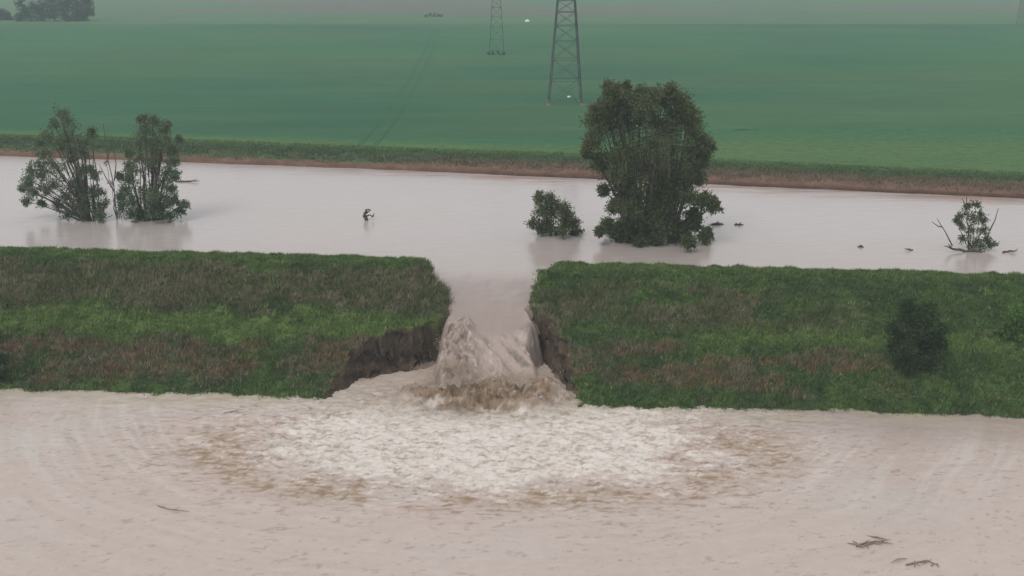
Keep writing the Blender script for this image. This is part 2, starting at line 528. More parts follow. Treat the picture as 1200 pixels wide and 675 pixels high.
fleck = fbm(x * 2.0 + 77, y * 5.0, 4, .62); fleck2 = fbm(x * 1.2 + 7, y * 3.6 + 40, 4, .6)
rim = np.exp(-((el - 1.22) / .17) ** 2) * ss(.34, .52, fbm(x * .3 + 3, y * .5, 3)) * ss(3.5, -1.0, wy - 57)
c = mixc(c, MUD * 1.2, np.clip(rim * (.35 + .85 * ss(.46, .58, fleck)), 0, .95))
foam = (1 - ss(.86, 1.02, el + (fbm(x * .6, y * 1.3, 5, .6) - .5) * .62))
fl2 = ss(.34, .58, ridge(x * 1.4 + 31, y * 2.8 + 3, 5, .65))
c = mixc(c, FOAM, np.clip(foam * (.6 + .4 * fl2), 0, 1))
c = mixc(c, MUD * 1.1, foam * ss(.58, .68, fbm(x * 2.0 + 7, y * 5.5 + 40, 4, .6)) * .6)
c = mixc(c, FOAM * 1.1, (1 - ss(1.0, 1.7, el)) * ss(.60, .68, fbm(x * 1.8 + 7, y * 5.0 + 40, 4, .6)) * (1 - foam) * .6)
c = mixc(c, MUD * .85, (1 - ss(1.05, 2.0, el)) * ss(.62, .70, fleck) * .75 * (1 - foam * .6))
c = mixc(c, MUD * .9, (1 - chop) * ss(.69, .74, fleck) * .4)
bn = ridge(x * 1.4 + 2, y * 1.9, 6, .68)
bc = mixc(MUD * .5, mixc(MUD * 1.0, SILT * .75, ss(.70, .86, bn)), ss(.46, .72, bn))  # brown muddy boil; hollows coloured darker to stand in for weak wave shading
bm = np.clip(1.6 * np.exp(-(((x + 1.6) / 5.4) ** 2 + ((y - 62.5) / 2.2) ** 2)) * ss(.12, .36, fbm(x * .6, y * .8, 3)), 0, 1)
c = mixc(c, bc, bm)
c = mixc(c, PINK * .72, ss(6.5, 1.0, y_toe(x) - y) * ss(8, 22, x) * .75)
c = mixc(c, np.array([.40, .355, .27]), ss(3.2, .4, y_toe(x) - y) * ss(.30, .55, fbm(x * .3, y * 1.6, 3)) * .75 * (1 - bm) * (1 - np.exp(-((x + 2) / 9) ** 2)))
spk = 0
V = np.stack([x, y, z], 1)
fo = np.clip(foam * .8 + boil + spk * .5 + .25 * chop, 0, 1)
flood = obj('flood_water', np_mesh('flood_water', V, Fc, np.concatenate([c, fo[:, None]], 1)), M_FLOOD)
tag(flood, 'churning pale brown flood water below the levee', 'water', kind='structure')

# spray thrown up where the chute lands
n = 7000
cxs = np.array([[-3.6, 65.2, -3.0, 1.5, .8, .55], [-1.5, 65.0, -3.4, 1.3, .7, .4], [1.8, 64.2, -3.2, 1.0, .6, .5], [-6.6, 63.2, -3.5, .7, .5, .35], [-4.0, 67.2, -1.9, .5, .8, .35]])
ki = RNG.choice(len(cxs), n, p=[.34, .2, .2, .08, .18])
P = cxs[ki, :3] + RNG.normal(0, 1, (n, 3)) * cxs[ki, 3:] * .8
sz = RNG.gamma(2.0, .005, n)[:, None] + .005
D = RNG.normal(0, 1, (n, 4, 3)); D /= np.linalg.norm(D, axis=2)[..., None]
tet = np.array([[1, 1, 1], [1, -1, -1], [-1, 1, -1], [-1, -1, 1]]) / 1.7
V = (P[:, None] + (tet[None] + D * .35) * sz[:, None]).reshape(-1, 3)
b4 = np.arange(n)[:, None] * 4
Fc = np.concatenate([b4 + np.array([[0, 1, 2]]), b4 + np.array([[0, 3, 1]]), b4 + np.array([[0, 2, 3]]), b4 + np.array([[1, 3, 2]])], 0)
cc = np.repeat(mixc(MUD * 1.3, FOAM, RNG.random(n)), 4, 0)
spray = obj('spray', np_mesh('spray', V, Fc, np.concatenate([cc, np.ones((4 * n, 1))], 1)), M_FLOOD)
tag(spray, 'brown spray thrown up where the breach water lands', 'spray', kind='stuff')

# fine mist hanging over the landing water
rng_ = np.random.default_rng(3); V = []; Fq = []
for (cx_, cy_, cz_, rx_, ry_, rz_) in [(-3.9, 64.9, -3.2, 2.6, 1.3, 1.0), (.6, 64.6, -3.4, 2.5, 1.2, .9)]:
    b_ = len(V)
    for j in range(11):
        ph = math.pi * j / 10
        for i_ in range(16):
            a_ = 2 * math.pi * i_ / 16
            V.append((cx_ + rx_ * math.sin(ph) * math.cos(a_), cy_ + ry_ * math.sin(ph) * math.sin(a_), cz_ + rz_ * math.cos(ph)))
    for j in range(10):
        for i_ in range(16):
            k_ = (i_ + 1) % 16; Fq.append([b_ + j * 16 + i_, b_ + (j + 1) * 16 + i_, b_ + (j + 1) * 16 + k_, b_ + j * 16 + k_])
m = bpy.data.materials.new('spray_mist'); m.use_nodes = True; n_ = m.node_tree; n_.nodes.clear()
o_ = n_.nodes.new('ShaderNodeOutputMaterial'); pv = n_.nodes.new('ShaderNodeVolumePrincipled')
t_ = noise_node(n_, .9, 3, .6, .3, geo_pos(n_)); mr = n_.nodes.new('ShaderNodeMapRange')
mr.inputs['From Min'].default_value = .42; mr.inputs['From Max'].default_value = .7; mr.inputs['To Max'].default_value = .8
n_.links.new(t_.outputs['Fac'], mr.inputs['Value']); n_.links.new(mr.outputs[0], pv.inputs['Density'])
pv.inputs['Color'].default_value = (.66, .54, .43, 1); n_.links.new(pv.outputs[0], o_.inputs['Volume'])
tag(obj('spray_mist', np_mesh('spray_mist', V, Fq), m), 'thin brown mist hanging over the landing water at the breach', 'mist', kind='stuff')

# ------------------------------------------------------------------ far bank and fields
def far_edge(x):
    e = np.interp(x, [-90, -60.54, -18.98, 8.1, 49.41, 75], [135.5, 129.02, 120.99, 114.35, 104.15, 98.0])
    return np.where(x < -90, 135.5 - .1037 * (x + 90), np.where(x > 75, 98.0 - .1037 * (x - 75), e))


def bank_w(x): return 6.0 + .4 * np.sin(x * .11)


def crop_line(x): return far_edge(x) + np.interp(x, [-70, -20, 8, 30, 60], [13, 14, 17, 34, 42])


xs = spaced(XL, -75, 65, XR, .3, 1.3)
vv = np.concatenate([np.linspace(-.35, 1.15, 26), np.linspace(1.2, 2, 10), ])
X, Vv = np.meshgrid(xs, vv)
x, v = X.ravel(), Vv.ravel()
e = far_edge(x); bw = bank_w(x)
y = np.where(v <= 1.15, e + v * bw, e + 1.15 * bw + (v - 1.15) / .85 * (crop_line(x) - e - 1.15 * bw))
BZ = np.interp(v, [-.35, -.05, .12, .3, .75, 1.0, 1.3, 2], [-1.6, -.3, .35, .55, 1.0, 1.2, 1.2, 1.2])
wob = (fbm(x * .35, v * 2, 4) - .5)
z = BZ + wob * .5 * ss(-.2, .2, v) * (1 - ss(1.0, 1.5, v)) + (fbm(x * 1.5, y * 1.5, 3) - .5) * .15 * (1 - ss(1.2, 1.8, v))
y = y + wob * 1.1 * (1 - ss(.4, 1, v))
right = ss(-20, 5, x)
brown = mixc(np.array([.105, .056, .040]), np.array([.15, .092, .068]), fbm(x * .4, y * .8, 3))
gr = mixc(np.array([.030, .060, .026]), np.array([.055, .092, .035]), fbm(x * .3 + 4, y * .6, 3))
olv = mixc(np.array([.07, .07, .045]), np.array([.11, .085, .06]), fbm(x * .2 + 14, y * .5, 3))
c = mixc(brown * 1.15, gr * 1.3, ss(.15, .4, v + wob * .5 - right * .18) * (1 - right * .7))
c = mixc(c, np.array([.050, .028, .020]), (1 - ss(.02, .16, v + wob * .15)) * (.3 + .7 * right))
c = mixc(c, olv, ss(.2, .5, v) * (1 - ss(.7, .95, v + wob * .3)) * (.35 + .4 * right))
c = mixc(c, gr, ss(.6, .85, v + wob * .4))
marg = mixc(np.array([.056, .118, .042]), np.array([.078, .145, .052]), fbm(x * .12, y * .25, 3))
c = mixc(c, marg, ss(1.0, 1.25, v + wob * .2))
crop0 = np.array([.032, .122, .050])
c = mixc(c, crop0, ss(1.55, 2.0, v))
i = np.arange(x.size).reshape(len(vv), len(xs))
Fc = np.stack([i[:-1, :-1], i[:-1, 1:], i[1:, 1:], i[1:, :-1]], -1).reshape(-1, 4)
bank = obj('far_bank', np_mesh('far_bank', np.stack([x, y, z], 1), Fc, c), M_BANK)
tag(bank, 'low earth bank of brown soil and grass across the river', 'bank', kind='structure')

# grass on the far bank
n = 70000
x = RNG.uniform(-72, 62, n); v = RNG.uniform(.18, 1.5, n)
m = RNG.random(n) < np.interp(v, [.18, .5, 1, 1.5], [.25, .7, 1, .6]); x, v = x[m], v[m]; n = len(x)
y = far_edge(x) + v * bank_w(x)
wob = (fbm(x * .35, v * 2, 4) - .5)
z = np.interp(v, [-.35, -.05, .12, .3, .75, 1.0, 1.3, 2], [-1.6, -.3, .35, .55, 1.0, 1.2, 1.2, 1.2]) + wob * .5 * (1 - ss(1.0, 1.5, v))
y = y + wob * 1.1 * (1 - ss(.4, 1, v))
right = ss(-20, 5, x)
gm = mixc(np.array([.030, .066, .024]), np.array([.060, .115, .035]), ss(.8, 1.3, v + wob))
gm = mixc(gm * 1.35, np.array([.155, .098, .070]), (RNG.random(n) < (.12 + .72 * right * (1 - ss(.62, .9, v)))).astype(float))
gm = gm * RNG.uniform(.7, 1.4, n)[:, None]
V, Fc, CC = blades(np.stack([x, y, z], 1), gm, RNG.uniform(.08, .3, n) * (.5 + ss(.9, .6, v) * .3 + .4 * fbm(x, y, 2)), RNG.uniform(.06, .12, n))
tag(obj('bank_grass', np_mesh('bank_grass', V, Fc, CC, False), M_GRASS), 'rough grass and weeds along the far river bank', 'grass', kind='stuff')

# crop field up to the track line, then paler fields beyond
xs = spaced(XL, -260, 260, XR, 4.0, 1.3)
vv = np.linspace(0, 1, 90) ** 1.4
X, Vv = np.meshgrid(xs, vv); x, v = X.ravel(), Vv.ravel()
y0 = crop_line(x); y = y0 + v * (417 - y0)
c = mixc(crop0, np.array([.024, .100, .050]), ss(.35, .65, fbm(x * .012, y * .01, 3)))
c = mixc(c, np.array([.052, .118, .050]), ss(.45, .7, fbm(x * .012 + 9, y * .03, 4)) * .6)
c = mixc(c, np.array([.070, .140, .054]), ss(10, 90, x) * (1 - ss(150, 260, y)) * .6)
i = np.arange(x.size).reshape(len(vv), len(xs))
Fc = np.stack([i[:-1, :-1], i[:-1, 1:], i[1:, 1:], i[1:, :-1]], -1).reshape(-1, 4)
z = np.full(x.shape, 1.2)
tag(obj('crop_field', np_mesh('crop_field', np.stack([x, y, z], 1), Fc, c), M_FIELD), 'wide green crop field beyond the river', 'field', kind='structure')
TP = [at_z(px, py, 1.2) for px, py in [(430, 170), (452, 140), (470, 115), (484, 98), (493, 80), (499, 66), (506, 48), (511, 34)]]
t = np.linspace(0, 1, 60); kk = np.linspace(0, 1, len(TP)); TP = np.array(TP)
Q = np.stack([np.interp(t, kk, TP[:, 0]), np.interp(t, kk, TP[:, 1])], 1); Q[:, 0] += np.sin(t * 9) * .3
VV, FF = [], []
for off in (-.95, .95):
    b_ = len(VV)
    for q in range(60):
        for e_ in (-.28, .28): VV.append((Q[q, 0] + off + e_ + rnd.uniform(-.05, .05), Q[q, 1], 1.24))
    FF += [[b_ + 2 * q, b_ + 2 * q + 1, b_ + 2 * q + 3, b_ + 2 * q + 2] for q in range(59)]
tag(obj('wheel_track', np_mesh('wheel_track', VV, FF, np.tile([[.029, .102, .048]], (len(VV), 1))), M_FIELD), 'faint pair of wheel tracks crossing the green crop field', 'track', kind='structure')
ys = 417 + 2600 * np.linspace(0, 1, 80) ** 2
x, y, Fc = grid(xs, ys, None)
c = mixc(np.array([.072, .142, .074]), np.array([.115, .112, .092]), ss(.5, .66, fbm(x * .006 + 3, y * .012, 3)) * ss(425, 470, y))
c = mixc(c, np.array([.075, .14, .06]), ss(.5, .7, fbm(x * .01, y * .03 + 8, 3)) * .5)
z = 1.2 + (y - 417) * .004
tag(obj('far_fields', np_mesh('far_fields', np.stack([x, y, z], 1), Fc, c), M_FIELD), 'pale green and bare far fields fading in the haze', 'field', kind='structure')

# ------------------------------------------------------------------ trees and bushes
WILLOW = [np.array([.068, .088, .038]), np.array([.112, .135, .058])]
BLUEG = [np.array([.078, .114, .060]), np.array([.122, .168, .088])]


def foliage(centres, radii, per, leaf, cols, rng, droop=.25, twigs=12):
    """leaves strung along twigs that radiate inside every clump"""
    LP, LD, TW = [], [], []
    for cen, r in zip(centres, radii):
        d = rng.normal(0, 1, (twigs, 3)); d[:, 2] += .15
        d /= np.linalg.norm(d, axis=1)[:, None]
        ln = r * rng.uniform(.55, 1.15, twigs)
        for k in range(twigs):
            tip = cen + d[k] * ln[k]; tip[2] -= droop * ln[k] * .4
            TW.append((cen, tip))
            m = max(3, int(per / twigs * (ln[k] / r) ** 1.3))
            t = rng.random(m) ** .7
            p = cen + (tip - cen) * t[:, None] + rng.normal(0, .10 * r + .05, (m, 3))
            LP.append(p); LD.append(np.repeat(d[k][None], m, 0))
    P = np.concatenate(LP); D = np.concatenate(LD)
    n = len(P)
    D = D * .5 + rng.normal(0, .8, (n, 3)); D[:, 2] -= droop
    D /= np.linalg.norm(D, axis=1)[:, None]
    S = np.cross(D, rng.normal(0, 1, (n, 3))); S /= np.linalg.norm(S, axis=1)[:, None] + 1e-9
    L = leaf * rng.uniform(.6, 1.35, n)[:, None]
    V = np.stack([P, P + D * L * .45 + S * L * .22, P + D * L, P + D * L * .45 - S * L * .22], 1).reshape(-1, 3)
    Fc = np.arange(4 * n).reshape(-1, 4)
    t = np.clip(rng.normal(.5, .3, n), 0, 1)
    C = mixc(cols[0], cols[1], t) * rng.uniform(.75, 1.3, n)[:, None]
    return V, Fc, np.repeat(C, 4, 0), TW


def plant(name, label, cat, base, clumps, per, leaf, cols, seed, depth, stems=None, extra=1, r0=.16, group=None, bare=(), droop=.25, fill=1.0, twigs=12):
    """base: world point; clumps: (px, py, rpx) outline spots read off the photograph, given real depth round the base"""
    rng = np.random.default_rng(seed)
    base = np.asarray(base, float); y0 = base[1]
    sc_ = np.linalg.norm(at_y(600, 300, y0) - np.array([0, 0, CH])) / F
    pxs = np.array([c[0] for c in clumps], float); mid = (pxs.max() + pxs.min()) / 2; hw = (pxs.max() - pxs.min()) / 2 + 1
    cen, rad = [], []
    for (px, py, rp) in clumps:
        k = math.sqrt(max(.15, 1 - ((px - mid) / (hw * 1.25)) ** 2))
        dys = [rng.uniform(-.35, .35)] + list(rng.uniform(-1, 1, extra))
        for j, q in enumerate(dys):
            q = q * depth * k
            jx, jy = (0, 0) if j == 0 else rng.normal(0, rp * .35, 2)
            p = at_y(px + jx, py + jy, y0 + q)
            cen.append(p); rad.append(rp * sc_ * (1 if j == 0 else .85))
    cen = np.array(cen); rad = np.array(rad)
    zmin = base[2] + .12
    cen[:, 2] = np.maximum(cen[:, 2], zmin + rad * .45)
    V, Fc, C, TW = foliage(cen, rad, per * fill, leaf, cols, rng, droop, max(twigs, int(per / 30)))
    lowv = V[:, 2] < base[2] - .25
    V[lowv, 2] = base[2] - .25
    # limbs
    stems = stems if stems is not None else [(0, 0)]
    sb = [base + np.array([sx, rng.uniform(-.3, .3), -.5]) for sx, _ in stems]
    paths = []
    for k, (p, r) in enumerate(zip(cen, rad)):
        b0 = sb[int(np.argmin([abs(p[0] - s[0]) + rng.uniform(0, 1.0) for s in sb]))]
        t = np.linspace(0, 1, 7)[:, None]
        ctrl = np.array([b0[0] * .65 + p[0] * .35, b0[1] * .65 + p[1] * .35, b0[2] + (p[2] - b0[2]) * .62])
        Q = (1 - t) ** 2 * b0 + 2 * t * (1 - t) * ctrl + t * t * p
        Q[1:-1] += rng.normal(0, .06, (5, 3)) * min(1, np.linalg.norm(p - b0) / 4)
        L = np.linalg.norm(p - b0)
        rr = r0 * min(1.2, .35 + L / 9) * (rng.uniform(.7, 1.1) if k % 6 == 0 else rng.uniform(.25, .45))
        paths.append((Q, np.interp(t[:, 0], [0, 1], [rr, .015 + .1 * rr])))
    for a, b in TW[::2]:
        m_ = (a + b) / 2 + rng.normal(0, .04, 3)
        paths.append((np.array([a, m_, b]), np.array([.018, .013, .005])))
    for pts in bare:
        Q = np.array([at_y(px, py, y0 + dy) for px, py, dy in pts])
        if len(Q) == 2: Q = np.array([Q[0], (Q[0] + Q[1]) / 2 + rng.normal(0, .05, 3), Q[1]])
        paths.append((Q, np.linspace(.06, .02, len(Q))))
    TV, TF = tubes(paths, 5)
    root = empty(name, base)
    tag(root, label, cat, group)
    obj('trunk' if cat == 'tree' else 'stems', np_mesh(name + '_stems', TV - base, TF), M_BARK, root)
    obj('crown' if cat == 'tree' else 'foliage', np_mesh(name + '_leaves', V - base, Fc, C, False), M_LEAF, root)
    return root


# big tree in mid-river
big = [(720, 112, 16), (738, 118, 18), (755, 125, 18), (775, 115, 16), (795, 118, 16), (785, 106, 9), (710, 128, 16), (700, 145, 16), (694, 165, 13), (715, 150, 24),
       (740, 145, 26), (765, 145, 26), (790, 142, 24), (812, 150, 16), (822, 165, 14), (824, 185, 13), (810, 175, 22), (785, 175, 28), (755, 178, 30), (725, 178, 26),
       (702, 188, 14), (722, 208, 20), (745, 212, 26), (772, 212, 26), (798, 205, 20), (816, 206, 12), (740, 240, 20), (762, 245, 24), (782, 240, 18), (735, 262, 16),
       (758, 268, 18), (780, 268, 14), (745, 278, 10), (770, 279, 10), (808, 232, 12), (826, 234, 12), (838, 242, 9), (812, 250, 10), (800, 272, 12), (815, 262, 10), (826, 277, 9), (806, 280, 8),
       (708, 222, 7), (720, 240, 10), (712, 262, 9), (722, 272, 10), (703, 270, 5), (732, 102, 8), (715, 104, 8), (750, 110, 11), (763, 116, 13), (808, 130, 12), (700, 130, 10), (830, 172, 8), (688, 178, 7), (752, 228, 22), (770, 230, 22), (790, 225, 16), (748, 255, 18), (768, 258, 18), (785, 258, 14), (732, 228, 18), (755, 275, 14), (738, 274, 12), (788, 276, 10)]
plant('river_tree', 'tall full dark green tree standing in the river behind the levee', 'tree', at_z(765, 284, 0), big, 1000, .22, WILLOW, 3, 4.2,
      stems=[(-1.4, 0), (-.5, 0), (.4, 0), (1.3, 0), (0, 0)], extra=1, r0=.2, fill=1.0)

# flooded willows on the left
wl = [(68, 132, 11), (82, 140, 13), (78, 155, 14), (92, 165, 13), (62, 145, 9), (55, 160, 10), (70, 172, 14), (50, 180, 10), (85, 185, 14), (100, 180, 10), (38, 200, 10), (50, 205, 12),
      (32, 215, 9), (40, 225, 9), (62, 215, 13), (75, 228, 12), (88, 215, 12), (85, 240, 12), (100, 232, 12), (100, 248, 11), (112, 243, 10), (118, 252, 9), (70, 200, 12), (30, 236, 5), (95, 200, 9), (45, 192, 10), (55, 222, 11), (68, 238, 9), (80, 250, 9), (92, 226, 11), (108, 222, 8), (60, 190, 12), (105, 195, 8), (98, 170, 9), (36, 208, 9), (48, 238, 6), (118, 225, 7), (122, 240, 8), (112, 205, 6), (26, 222, 6), (46, 168, 6), (108, 158, 6)]
plant('flooded_willow', 'loose leaning willow with open spreading crown standing in the river', 'tree', at_z(112, 258, 0), wl, 280, .19, BLUEG, 4, 2.8,
      stems=[(-.5, 0), (0, 0), (.5, 0)], extra=1, r0=.13, fill=1.0)
wr = [(180, 140, 10), (172, 152, 12), (188, 152, 12), (165, 165, 11), (180, 170, 16), (196, 165, 12), (205, 178, 9), (168, 185, 14), (188, 188, 15), (203, 192, 9), (160, 200, 12), (178, 205, 14),
      (195, 205, 10), (150, 212, 10), (165, 222, 13), (182, 225, 13), (200, 222, 9), (155, 238, 12), (172, 243, 13), (190, 240, 11), (205, 236, 8), (217, 240, 6), (200, 250, 9), (160, 252, 9), (180, 253, 10), (150, 195, 8), (143, 245, 9), (206, 204, 7), (148, 225, 10), (170, 255, 9), (210, 246, 7), (190, 253, 9), (175, 232, 12), (196, 230, 9), (142, 230, 7), (140, 205, 5), (148, 178, 6), (210, 165, 5), (165, 140, 6), (196, 148, 6)]
plant('flooded_willow', 'denser upright willow beside the loose leaning one in the river', 'tree', at_z(172, 258, 0), wr, 360, .19, BLUEG, 5, 2.6,
      stems=[(-.6, 0), (0, 0), (.5, 0)], extra=1, r0=.13)
plant('bare_sapling', 'thin nearly bare sapling rising between the two flooded willows', 'tree', at_z(136, 257, 0), [(131, 215, 4), (124, 190, 4), (143, 218, 5)], 26, .16, BLUEG, 6, .5,
      extra=0, r0=.09, bare=[[(137, 258, 0), (133, 215, 0), (126, 185, 0), (121, 145, 0)], [(134, 225, 0), (124, 208, 0), (116, 192, 0)], [(134, 212, 0), (136, 192, 0), (133, 172, 0)], [(126, 186, 0), (131, 168, 0)]])
# small bush left of the big tree
sb_ = [(632, 232, 8), (645, 232, 10), (655, 240, 12), (637, 246, 12), (650, 252, 14), (666, 250, 10), (632, 262, 9), (645, 266, 11), (660, 264, 12), (672, 262, 9), (676, 270, 7), (655, 270, 9), (634, 270, 6)]
plant('river_bush', 'small rounded bush standing in the river beside the tall tree', 'bush', at_z(654, 276, 0), sb_, 500, .2, WILLOW, 7, 1.6,
      stems=[(-.5, 0), (.4, 0)], extra=1, r0=.08)
# sapling at right with dead branches
ss_ = [(1133, 242, 6), (1142, 240, 6), (1128, 252, 6), (1140, 256, 8), (1150, 250, 6), (1153, 258, 5), (1125, 264, 6), (1138, 270, 8), (1152, 270, 7), (1128, 280, 6), (1142, 284, 8), (1158, 280, 6), (1163, 286, 5), (1150, 288, 7), (1120, 258, 4)]
plant('river_sapling', 'thin sapling with dead forked branches standing alone in the river', 'tree', at_z(1138, 294, 0), ss_, 300, .18, WILLOW, 8, .9,
      stems=[(-.2, 0), (.2, 0)], extra=0, r0=.09,
      bare=[[(1116, 288, 0), (1108, 272, 0), (1098, 256, 0)], [(1104, 266, 0), (1092, 260, .2)], [(1160, 270, 0), (1166, 258, 0), (1170, 244, 0)], [(1133, 245, 0), (1127, 232, 0)], [(1134, 240, 0), (1133, 230, 0)]])


# bushes on the levee slope
def lz(px, py):
    p = on_levee(px, py); return p


GB = [np.array([.028, .052, .020]), np.array([.056, .094, .034])]
GB2 = [np.array([.07, .15, .035]), np.array([.13, .24, .055])]
lb = [(1075, 362, 13), (1062, 372, 14), (1088, 372, 14), (1075, 382, 18), (1056, 392, 14), (1094, 392, 14), (1075, 402, 20), (1058, 412, 14), (1092, 412, 14), (1075, 422, 16), (1064, 430, 10), (1085, 430, 10), (1048, 405, 8), (1104, 402, 8), (1062, 358, 11), (1090, 360, 11), (1048, 385, 9), (1104, 384, 9)]
plant('levee_bush', 'dark rounded bush growing on the lower levee slope', 'bush', lz(1075, 440), lb, 600, .17, GB, 9, 1.5, stems=[(-.3, 0), (.3, 0)], extra=1, r0=.07)
rb = [(1185, 368, 12), (1200, 362, 14), (1192, 380, 14), (1208, 382, 14), (1180, 385, 9), (1215, 370, 12), (1195, 392, 10)]
plant('levee_bush', 'light green leafy bush on the levee slope beyond the dark bush', 'bush', lz(1196, 400), rb, 400, .16, GB2, 10, 1.0, stems=[(0, 0)], extra=1, r0=.05)
lft = [(-4, 392, 9), (-8, 408, 12), (2, 420, 9), (-6, 432, 11), (3, 440, 7)]
plant('levee_bush', 'low dark bush on the levee slope across the breach from the other bushes', 'bush', lz(-4, 448), lft, 400, .15, GB, 12, .8, stems=[(0, 0)], extra=1, r0=.05)

# far trees at the field edge
FT = [np.array([.040, .042, .030]), np.array([.060, .060, .042])]
plant('field_tree', 'broad dark tree at the far edge of the crop field, tallest of its group', 'tree', at_z(90, 25, 1.2), [(78, 0, 11), (90, -6, 12), (100, 2, 9), (88, 8, 12), (76, 12, 9), (102, 12, 7), (90, 17, 9), (80, 20, 6), (98, 20, 6)], 600, .7, FT, 13, 5.0, extra=1, r0=.35, fill=1)
plant('field_tree', 'wide bushy tree at the field edge between its taller and smaller neighbours', 'tree', at_z(48, 25, 1.2), [(28, 14, 9), (40, 8, 10), (52, 5, 10), (64, 10, 9), (35, 18, 8), (48, 15, 10), (60, 18, 8), (22, 20, 5)], 600, .7, FT, 14, 5.0, extra=1, r0=.3)
plant('field_tree', 'smallest low tree of the group at the far field edge', 'tree', at_z(3, 24, 1.2), [(-6, 12, 8), (3, 16, 7), (10, 19, 5), (-4, 20, 6)], 500, .7, FT, 15, 3.0, extra=1, r0=.2)
plant('field_hedge', 'low dark shrub far out in the bare field', 'bush', at_z(508, 20, 1.3), [(499, 18.5, 2), (504, 17.5, 2.5), (509, 17.5, 2.5), (514, 18, 2.2), (518, 18.6, 1.8)], 90, .45, FT, 16, 2.0, extra=1, r0=.1)
plant('field_scrub', 'dark scrub round the foot of the farther lattice pylon', 'bush', at_z(581, 64.5, 1.2), [(573, 63, 2), (578, 62, 2.3), (584, 62, 2.3), (590, 63, 2)], 50, .3, FT, 17, 1.5, extra=1, r0=.06)

# ------------------------------------------------------------------ lattice pylons
def bar_mesh():
    # angle iron of unit length along z
    s, t = .5, .12
    pr = [(-s, -s), (s, -s), (s, -s + t), (-s + t, -s + t), (-s + t, s), (-s, s)]
    V = [(a, b, 0) for a, b in pr] + [(a, b, 1) for a, b in pr]
    Fq = [[i, (i + 1) % 6, (i + 1) % 6 + 6, i + 6] for i in range(6)]
    me = bpy.data.meshes.new('angle_iron'); me.from_pydata(V, [], Fq + [[5, 4, 3, 2, 1, 0], [6, 7, 8, 9, 10, 11]]); me.materials.append(M_STEEL); return me


BAR = bar_mesh()
fm = bpy.data.meshes.new('footing')
fm.from_pydata([(-.5, -.5, 0), (.5, -.5, 0), (.5, .5, 0), (-.5, .5, 0), (-.3, -.3, 1), (.3, -.3, 1), (.3, .3, 1), (-.3, .3, 1)], [], [(0, 1, 5, 4), (1, 2, 6, 5), (2, 3, 7, 6), (3, 0, 4, 7), (4, 5, 6, 7), (3, 2, 1, 0)])
fm.materials.append(M_CONC)


def bar(name, root, a, b, th):
    a, b = Vector(a), Vector(b); d = b - a
    o = bpy.data.objects.new(name, BAR); col.objects.link(o); o.parent = root
    o.matrix_basis = Matrix.Translation(a) @ d.to_track_quat('Z', 'Y').to_matrix().to_4x4() @ Matrix.Diagonal((th, th, d.length, 1))
    return o


def pylon(base, wb, wt, H, panels, th, label, yaw=0.0, arms=True):
    root = empty('lattice_pylon', base); root.rotation_euler[2] = yaw
    tag(root, label, 'pylon', 'lattice pylons in the fields')
    hb = H * .72                                       # straight taper up to the waist, then parallel
    def half(z): return (wb + (wt - wb) * min(1, z / hb)) / 2
    cs = [(-1, -1), (1, -1), (1, 1), (-1, 1)]
    for sx, sy in cs:
        bar('leg', root, (sx * half(0), sy * half(0), -.3), (sx * half(hb), sy * half(hb), hb), th)
        bar('leg', root, (sx * half(hb), sy * half(hb), hb), (sx * half(H) * .55, sy * half(H) * .55, H), th * .8)
        f = bpy.data.objects.new('footing', fm); col.objects.link(f); f.parent = root
        f.location = (sx * half(0), sy * half(0), -.4); f.scale = (wb * .17, wb * .17, .75)
    zs = [0]; st = 1.0
    tot = sum(.86 ** k for k in range(panels)); zc = 0
    for k in range(panels):
        zc += hb * (.86 ** k) / tot; zs.append(zc)
    for k in range(panels):
        z0, z1 = zs[k], zs[k + 1]; h0, h1 = half(z0), half(z1)
        for q in range(4):
            (ax, ay), (bx, by) = cs[q], cs[(q + 1) % 4]
            bar('brace', root, (ax * h0, ay * h0, z0), (bx * h1, by * h1, z1), th * .36)
            bar('brace', root, (bx * h0, by * h0, z0), (ax * h1, ay * h1, z1), th * .36)
            bar('strut', root, (ax * h1, ay * h1, z1), (bx * h1, by * h1, z1), th * .5)
    if arms:
        for za, la in ((hb + .3, wb * .85), (hb + (H - hb) * .42, wb * .7), (hb + (H - hb) * .8, wb * .55)):
            for s in (-1, 1):
                hh = half(za) * .8
                for sy in (-1, 1):
                    bar('crossarm', root, (s * hh, sy * hh, za), (s * (hh + la), 0, za + .15), th * .6)
                    bar('crossarm', root, (s * hh, sy * hh, za + 1.1), (s * (hh + la), 0, za + .15), th * .5)
    return root


pylon(tuple(at_y(662, 121, 170.5) * [1, 1, 0] + [0, 0, 1.2]), 5.1, 1.5, 31, 13, .17, 'tall grey steel lattice pylon with the widest base, behind the tall river tree')
pylon(tuple(at_z(582, 63, 1.2)), 3.7, 1.1, 27, 11, .11, 'grey lattice pylon farther off with dark scrub at its foot')
pylon(tuple(at_z(1195, 29, 1.2)), 1.8, .7, 22, 10, .09, 'slender lattice pylon at the far edge of the crop field', arms=True)

# white specks in the fields
def lump_mesh(name, rx, ry, rz, seed):
    rng = np.random.default_rng(seed); nu, nv = 14, 8
    V = []
    for j in range(nv + 1):
        ph = math.pi * j / nv
        for i in range(nu):
            t = 2 * math.pi * i / nu; k = 1 + rng.normal(0, .06)
            V.append((rx * k * math.sin(ph) * math.cos(t), ry * k * math.sin(ph) * math.sin(t), rz * k * math.cos(ph) + rz * .85))
    V = np.array(V); i = np.arange((nv + 1) * nu).reshape(nv + 1, nu); n2 = np.roll(i, -1, 1)
    Fc = np.stack([i[:-1], i[1:], n2[1:], n2[:-1]], -1).reshape(-1, 4)
    return np_mesh(name, V, Fc)


